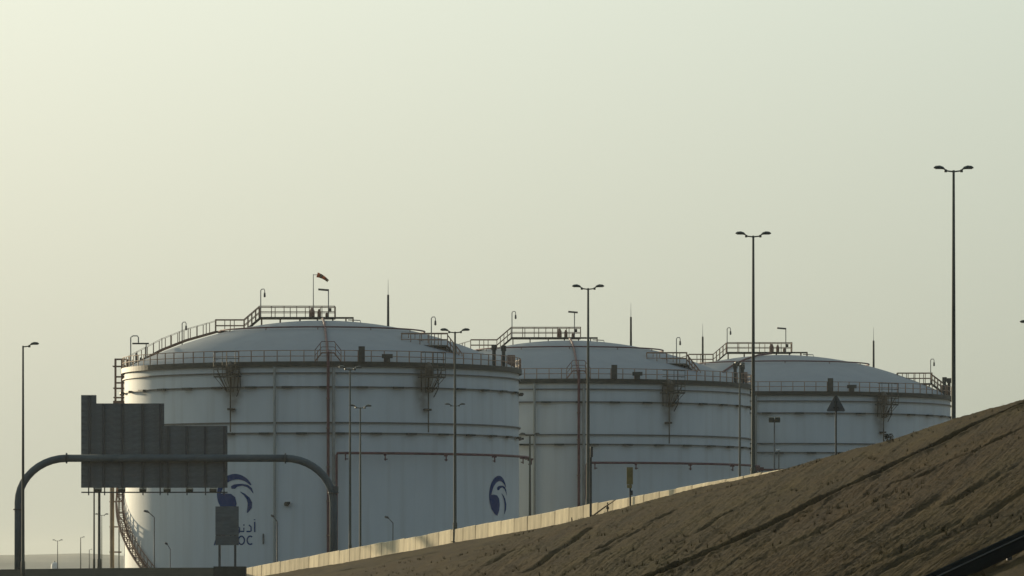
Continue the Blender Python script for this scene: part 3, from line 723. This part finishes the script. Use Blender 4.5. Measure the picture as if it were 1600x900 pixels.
    # lightning masts
    for x in o['masts']:
        z0 = dome_z(min(abs(x), 17)); r_ = B(MB().tube([(x, 0, z0-.1), (x, 0, z0+2.9)], [.12, .1], 8), 'lightning_mast', 'dark')
        MB().tube([(x, 0, z0+2.9), (x, 0, z0+4.3)], [.03, .012], 5).build('mast_tip', M['pale'], r_)
    # side platform over the dome edge with its stair down to the walkway
    x0, x1 = o['side']; yy = o.get('sidey', -9.5); zd = o.get('sidez', 22.95)
    b = MB(); b.box(((x0+x1)/2, yy, zd), (x1-x0, 1.5, .16)); B(b, 'side_platform', 'girder')
    for s in (-.75, .75): railing(root, [(x0, yy+s, zd), (x1, yy+s, zd)], 1.15, .9 if s < 0 else .62)
    railing(root, [(x1, yy-.75, zd), (x1, yy+.75, zd)], 1.15, .75); railing(root, [(x0, yy-.75, zd), (x0, yy+.75, zd)], 1.15, .75)
    for k in range(6):
        x = x0+.2+(x1-x0-.4)*k/5
        for s in (-.6, .6): B(MB().tube([(x, yy+s, zd), (x+random.uniform(-.2, .2), yy+s, dome_z(min(17.9, math.hypot(x, yy+s)))-.1)], .05, 5), 'support_leg', 'dark')
    b = MB(); L2 = x1-x0-.6
    for k in range(11):
        xa = x0+.8+L2*k/11; b.box((xa, yy-.3, zd-.12-.075*k), (L2/9, 1.1, .12)); b.tube([(xa, yy-.85, zd-.1-.07*k), (xa+.5, yy-.85, zd-.75-.1*k)], .05, 5)
    b.tube([(x0+.8, yy-.85, zd-.2), (x1+.3, yy-.85, zd-1.1)], .13, 6).tube([(x0+1.6, yy-.85, zd-.9), (x1+.6, yy-.85, zd-1.9)], .08, 6)
    B(b, 'lower_gangway', 'cage')
    sx, sz = x1, zd; ex, ez = o.get('foot', (x1+1.3, 21.3))
    for s in (-.5, .5):
        B(MB().tube([(sx, yy+s, sz), (ex, yy+s, ez)], .08, 5), 'stringer', 'girder')
        railing(root, [(sx, yy+s, sz), (ex, yy+s, ez)], 1.0, .4, mname='rust')
    for k in range(7): inst('tread', tread_me, root, (sx+(ex-sx)*(k+.5)/7, yy, sz+(ez-sz)*(k+.5)/7), (0, 0, R(90)))
    hook_lamp(root, (o['lampx'], yy, zd), 2.5, o.get('lside', 1))
    # vents on the rim
    for x in o['vents']:
        y = -math.sqrt(max(0, 17.9**2-x*x)) if abs(x) < 17.9 else 0
        b = MB().tube([(x, y, 21.2), (x, y, 23.0)], .17, 10); b.tube([(x, y, 22.65), (x, y, 23.15)], .25, 10); B(b, 'rim_vent', 'dark')
    B(MB().box((min(o['vents'][1]+.9, 17.3), -2, 21.9), (.7, .6, 1.2)), 'foam_box', 'rust')
    B(MB().box(cyl(13.2, 18.3, 21.9), (.55, .4, 1.35)), 'gauge_box', 'dark')
    B(MB().box(cyl(20.5, 18.3, 21.75), (.95, .5, .35)).box(cyl(20.5, 18.3, 21.4), (.5, .4, .4)), 'gauge_table', 'dark')
    for phi in o['baskets']: basket(root, phi)
    return root
M['stairrail'] = mat('rail_primer', (.42, .30, .22), vary=.3, scale=4)
M['cage'] = mat('weathered_steel', (.085, .07, .048), vary=.3, scale=3)
M['tankpipe'] = mat('conduit_paint', (.30, .31, .28), vary=.1, scale=1)

t1 = storage_tank(-17.36, 450, 'largest and nearest white storage tank, left one, with a blue bird emblem and lettering', dict(riser=3.9, masts=[6.05], side=(7.5, 11.6), lampx=10.15, vents=(15.75, 16.6), baskets=(-23.6, 32.8), sock=True))
t2 = storage_tank(5.6, 489, 'middle white storage tank, partly hidden behind the left one', dict(riser=2.4, masts=[6.2], side=(7.5, 11.4), lampx=10.4, vents=(16.2, 17.0), baskets=(31,), flat=True))
t3 = storage_tank(28.4, 522, 'farthest white storage tank, right one, its foot hidden by the brown embankment', dict(riser=-30, masts=[9.9, -8.2], side=(12.1, 15.7), sidey=-4, sidez=22.5, foot=(17.3, 21.3), lampx=15.6, vents=(16.9, 17.6), baskets=(32,)))
# logos and lettering on the nearest tank
for phi in (-22.9, 63.9):
    wrap(t1, phi, 9.62, logo_polys(), 'emblem'); wrap(t1, phi+.3, 6.30, [[(x*.97, z) for x, z in q] for q in arabic()], 'lettering'); wrap(t1, phi-.4, 5.15, [[(x*1.0, z) for x, z in q] for q in latin()], 'lettering')
B = lambda b, name, m, smooth=False: b.build(name, M[m], t1, smooth)
B(MB().tube([cyl(-7.6, 18, 8.75), cyl(-7.6, 18.4, 8.75)], .2, 10).box(cyl(-7.0, 18.3, 8.85), (.3, .3, .2)), 'manhole', 'dark')
B(MB().box(cyl(-14.3, 18.1, 5.7), (.12, .1, .9)), 'level_gauge', 'ring')
# spiral stair rising round the left side
def sp(phi, r): 
    z = 3.3+(phi+57.5)*(-.2050)-0.15; return cyl(phi, r, z)
ang = [-46-2.0*k for k in range(46)]; ang = [a for a in ang if a > -140]
for r_ in (18.12, 18.72): B(MB().tube([sp(a, r_) for a in ang], .1, 6), 'stair_stringer', 'rust')
B(MB().tube([sp(a, 18.72)+Vector((0, 0, 1.05)) for a in ang], .045, 6), 'handrail', 'rust'); B(MB().tube([sp(a, 18.72)+Vector((0, 0, .55)) for a in ang], .035, 6), 'mid_rail', 'rust')
B(MB().tube([sp(a, 18.2)+Vector((0, 0, 1.05)) for a in ang], .045, 6), 'handrail', 'rust')
for k in range(100):
    a = -46-.88*k; inst('tread', tread_me, t1, sp(a, 18.43)+Vector((0, 0, .06)), (0, 0, R(a)+math.pi/2), (.62, 1.1, 1))
for k in range(42):
    a = -46-2.1*k; inst('rail_post', post_me, t1, sp(a, 18.72)); inst('rail_post', post_me, t1, sp(a, 18.2))
for k in range(12):
    a = -50-8*k; P = sp(a, 18.0)
    B(MB().tube([sp(a, 18.0)-Vector((0, 0, .9)), sp(a, 18.7)-Vector((0, 0, .05))], .05, 5).tube([sp(a, 18.0), sp(a, 18.7)], .05, 5), 'stair_bracket', 'rust')
# pipe column and caged ladder tower at the left edge
M['rustpipe'] = mat('brown_pipe', (.34, .25, .15), vary=.2, scale=1)
B(MB().tube([(-19.1, -.8, 0), (-19.1, -.8, 17.6)], .21, 12), 'pipe_column', 'rustpipe')
B(MB().tube([(-18.52, 0, 0), (-18.52, 0, 17.6)], .07, 8), 'thin_pipe', 'tankpipe')
for z in (9.2, 6.9, 4.6): B(MB().box((-18.85, 0, z), (1.1, .2, .12)), 'pipe_clamp', 'rust')
for x in (-18.85, -18.2, -17.75):
    for y in (-.5, .5): B(MB().tube([(x, y, 17.2), (x, y, 22.2)], .065, 6), 'tower_post', 'rust')
for z, w in ((22.2, 1.0), (21.55, 1.35), (20.6, 1.0), (20.05, 1.0), (19.55, 1.25), (18.7, 1.2), (18.3, 1.2)):
    for y in (-.5, .5): B(MB().box((-18.35, y, z), (w+.1, .08, .11)), 'tower_rail', 'rust')
B(MB().box((-18.45, 0, 17.75), (1.15, 1.1, 1.3)), 'pipe_bundle', 'rust')
MBx = MB()
for k in range(9): MBx.box((-18.3, 0, 17.6+.5*k), (.06, .5, .05))
MBx.tube([(-18.3, -.25, 17.2), (-18.3, -.25, 22.2)], .03, 5); MBx.tube([(-18.3, .25, 17.2), (-18.3, .25, 22.2)], .03, 5); B(MBx, 'ladder', 'rust')
# gate frame and gauges at the left of the walkway
B(MB().tube([(-17.3, -2, 21.2), (-17.3, -2, 24.1), (-17.1, -2, 24.25), (-16.7, -2, 24.25), (-16.6, -2, 24.1), (-16.6, -2, 23.6)], .06, 6), 'hook_frame', 'pale')
B(MB().tube([(-15.9, -2, 21.2), (-15.9, -2, 23.5)], .05, 6), 'frame_post', 'pale'); B(MB().box((-16.4, -2, 23.55), (1.5, .3, .13)), 'frame_bar', 'dark')
for x, h in ((-16.75, 1.5), (-16.4, 1.1), (-16.2, .8), (-17.1, .9)): B(MB().tube([(x, -2, 21.2), (x, -2, 21.2+h*.7), (x, -2, 21.2+h)], [.13, .13, .06], 8), 'valve', 'dark')

# ------------------------------------------------------------------ haze
m = bpy.data.materials.new('haze'); m.use_nodes = True; t = m.node_tree; t.nodes.clear()
out = t.nodes.new('ShaderNodeOutputMaterial'); pv = t.nodes.new('ShaderNodeVolumePrincipled')
pv.inputs['Color'].default_value = (.92, .93, .86, 1); pv.inputs['Density'].default_value = 0.55e-4; pv.inputs['Anisotropy'].default_value = .3
t.links.new(pv.outputs[0], out.inputs['Volume'])
b = MB(); b.box((0, 2800, 16.5), (7000, 5800, 35)); o = b.build('haze', m); tag(o, kind='stuff')
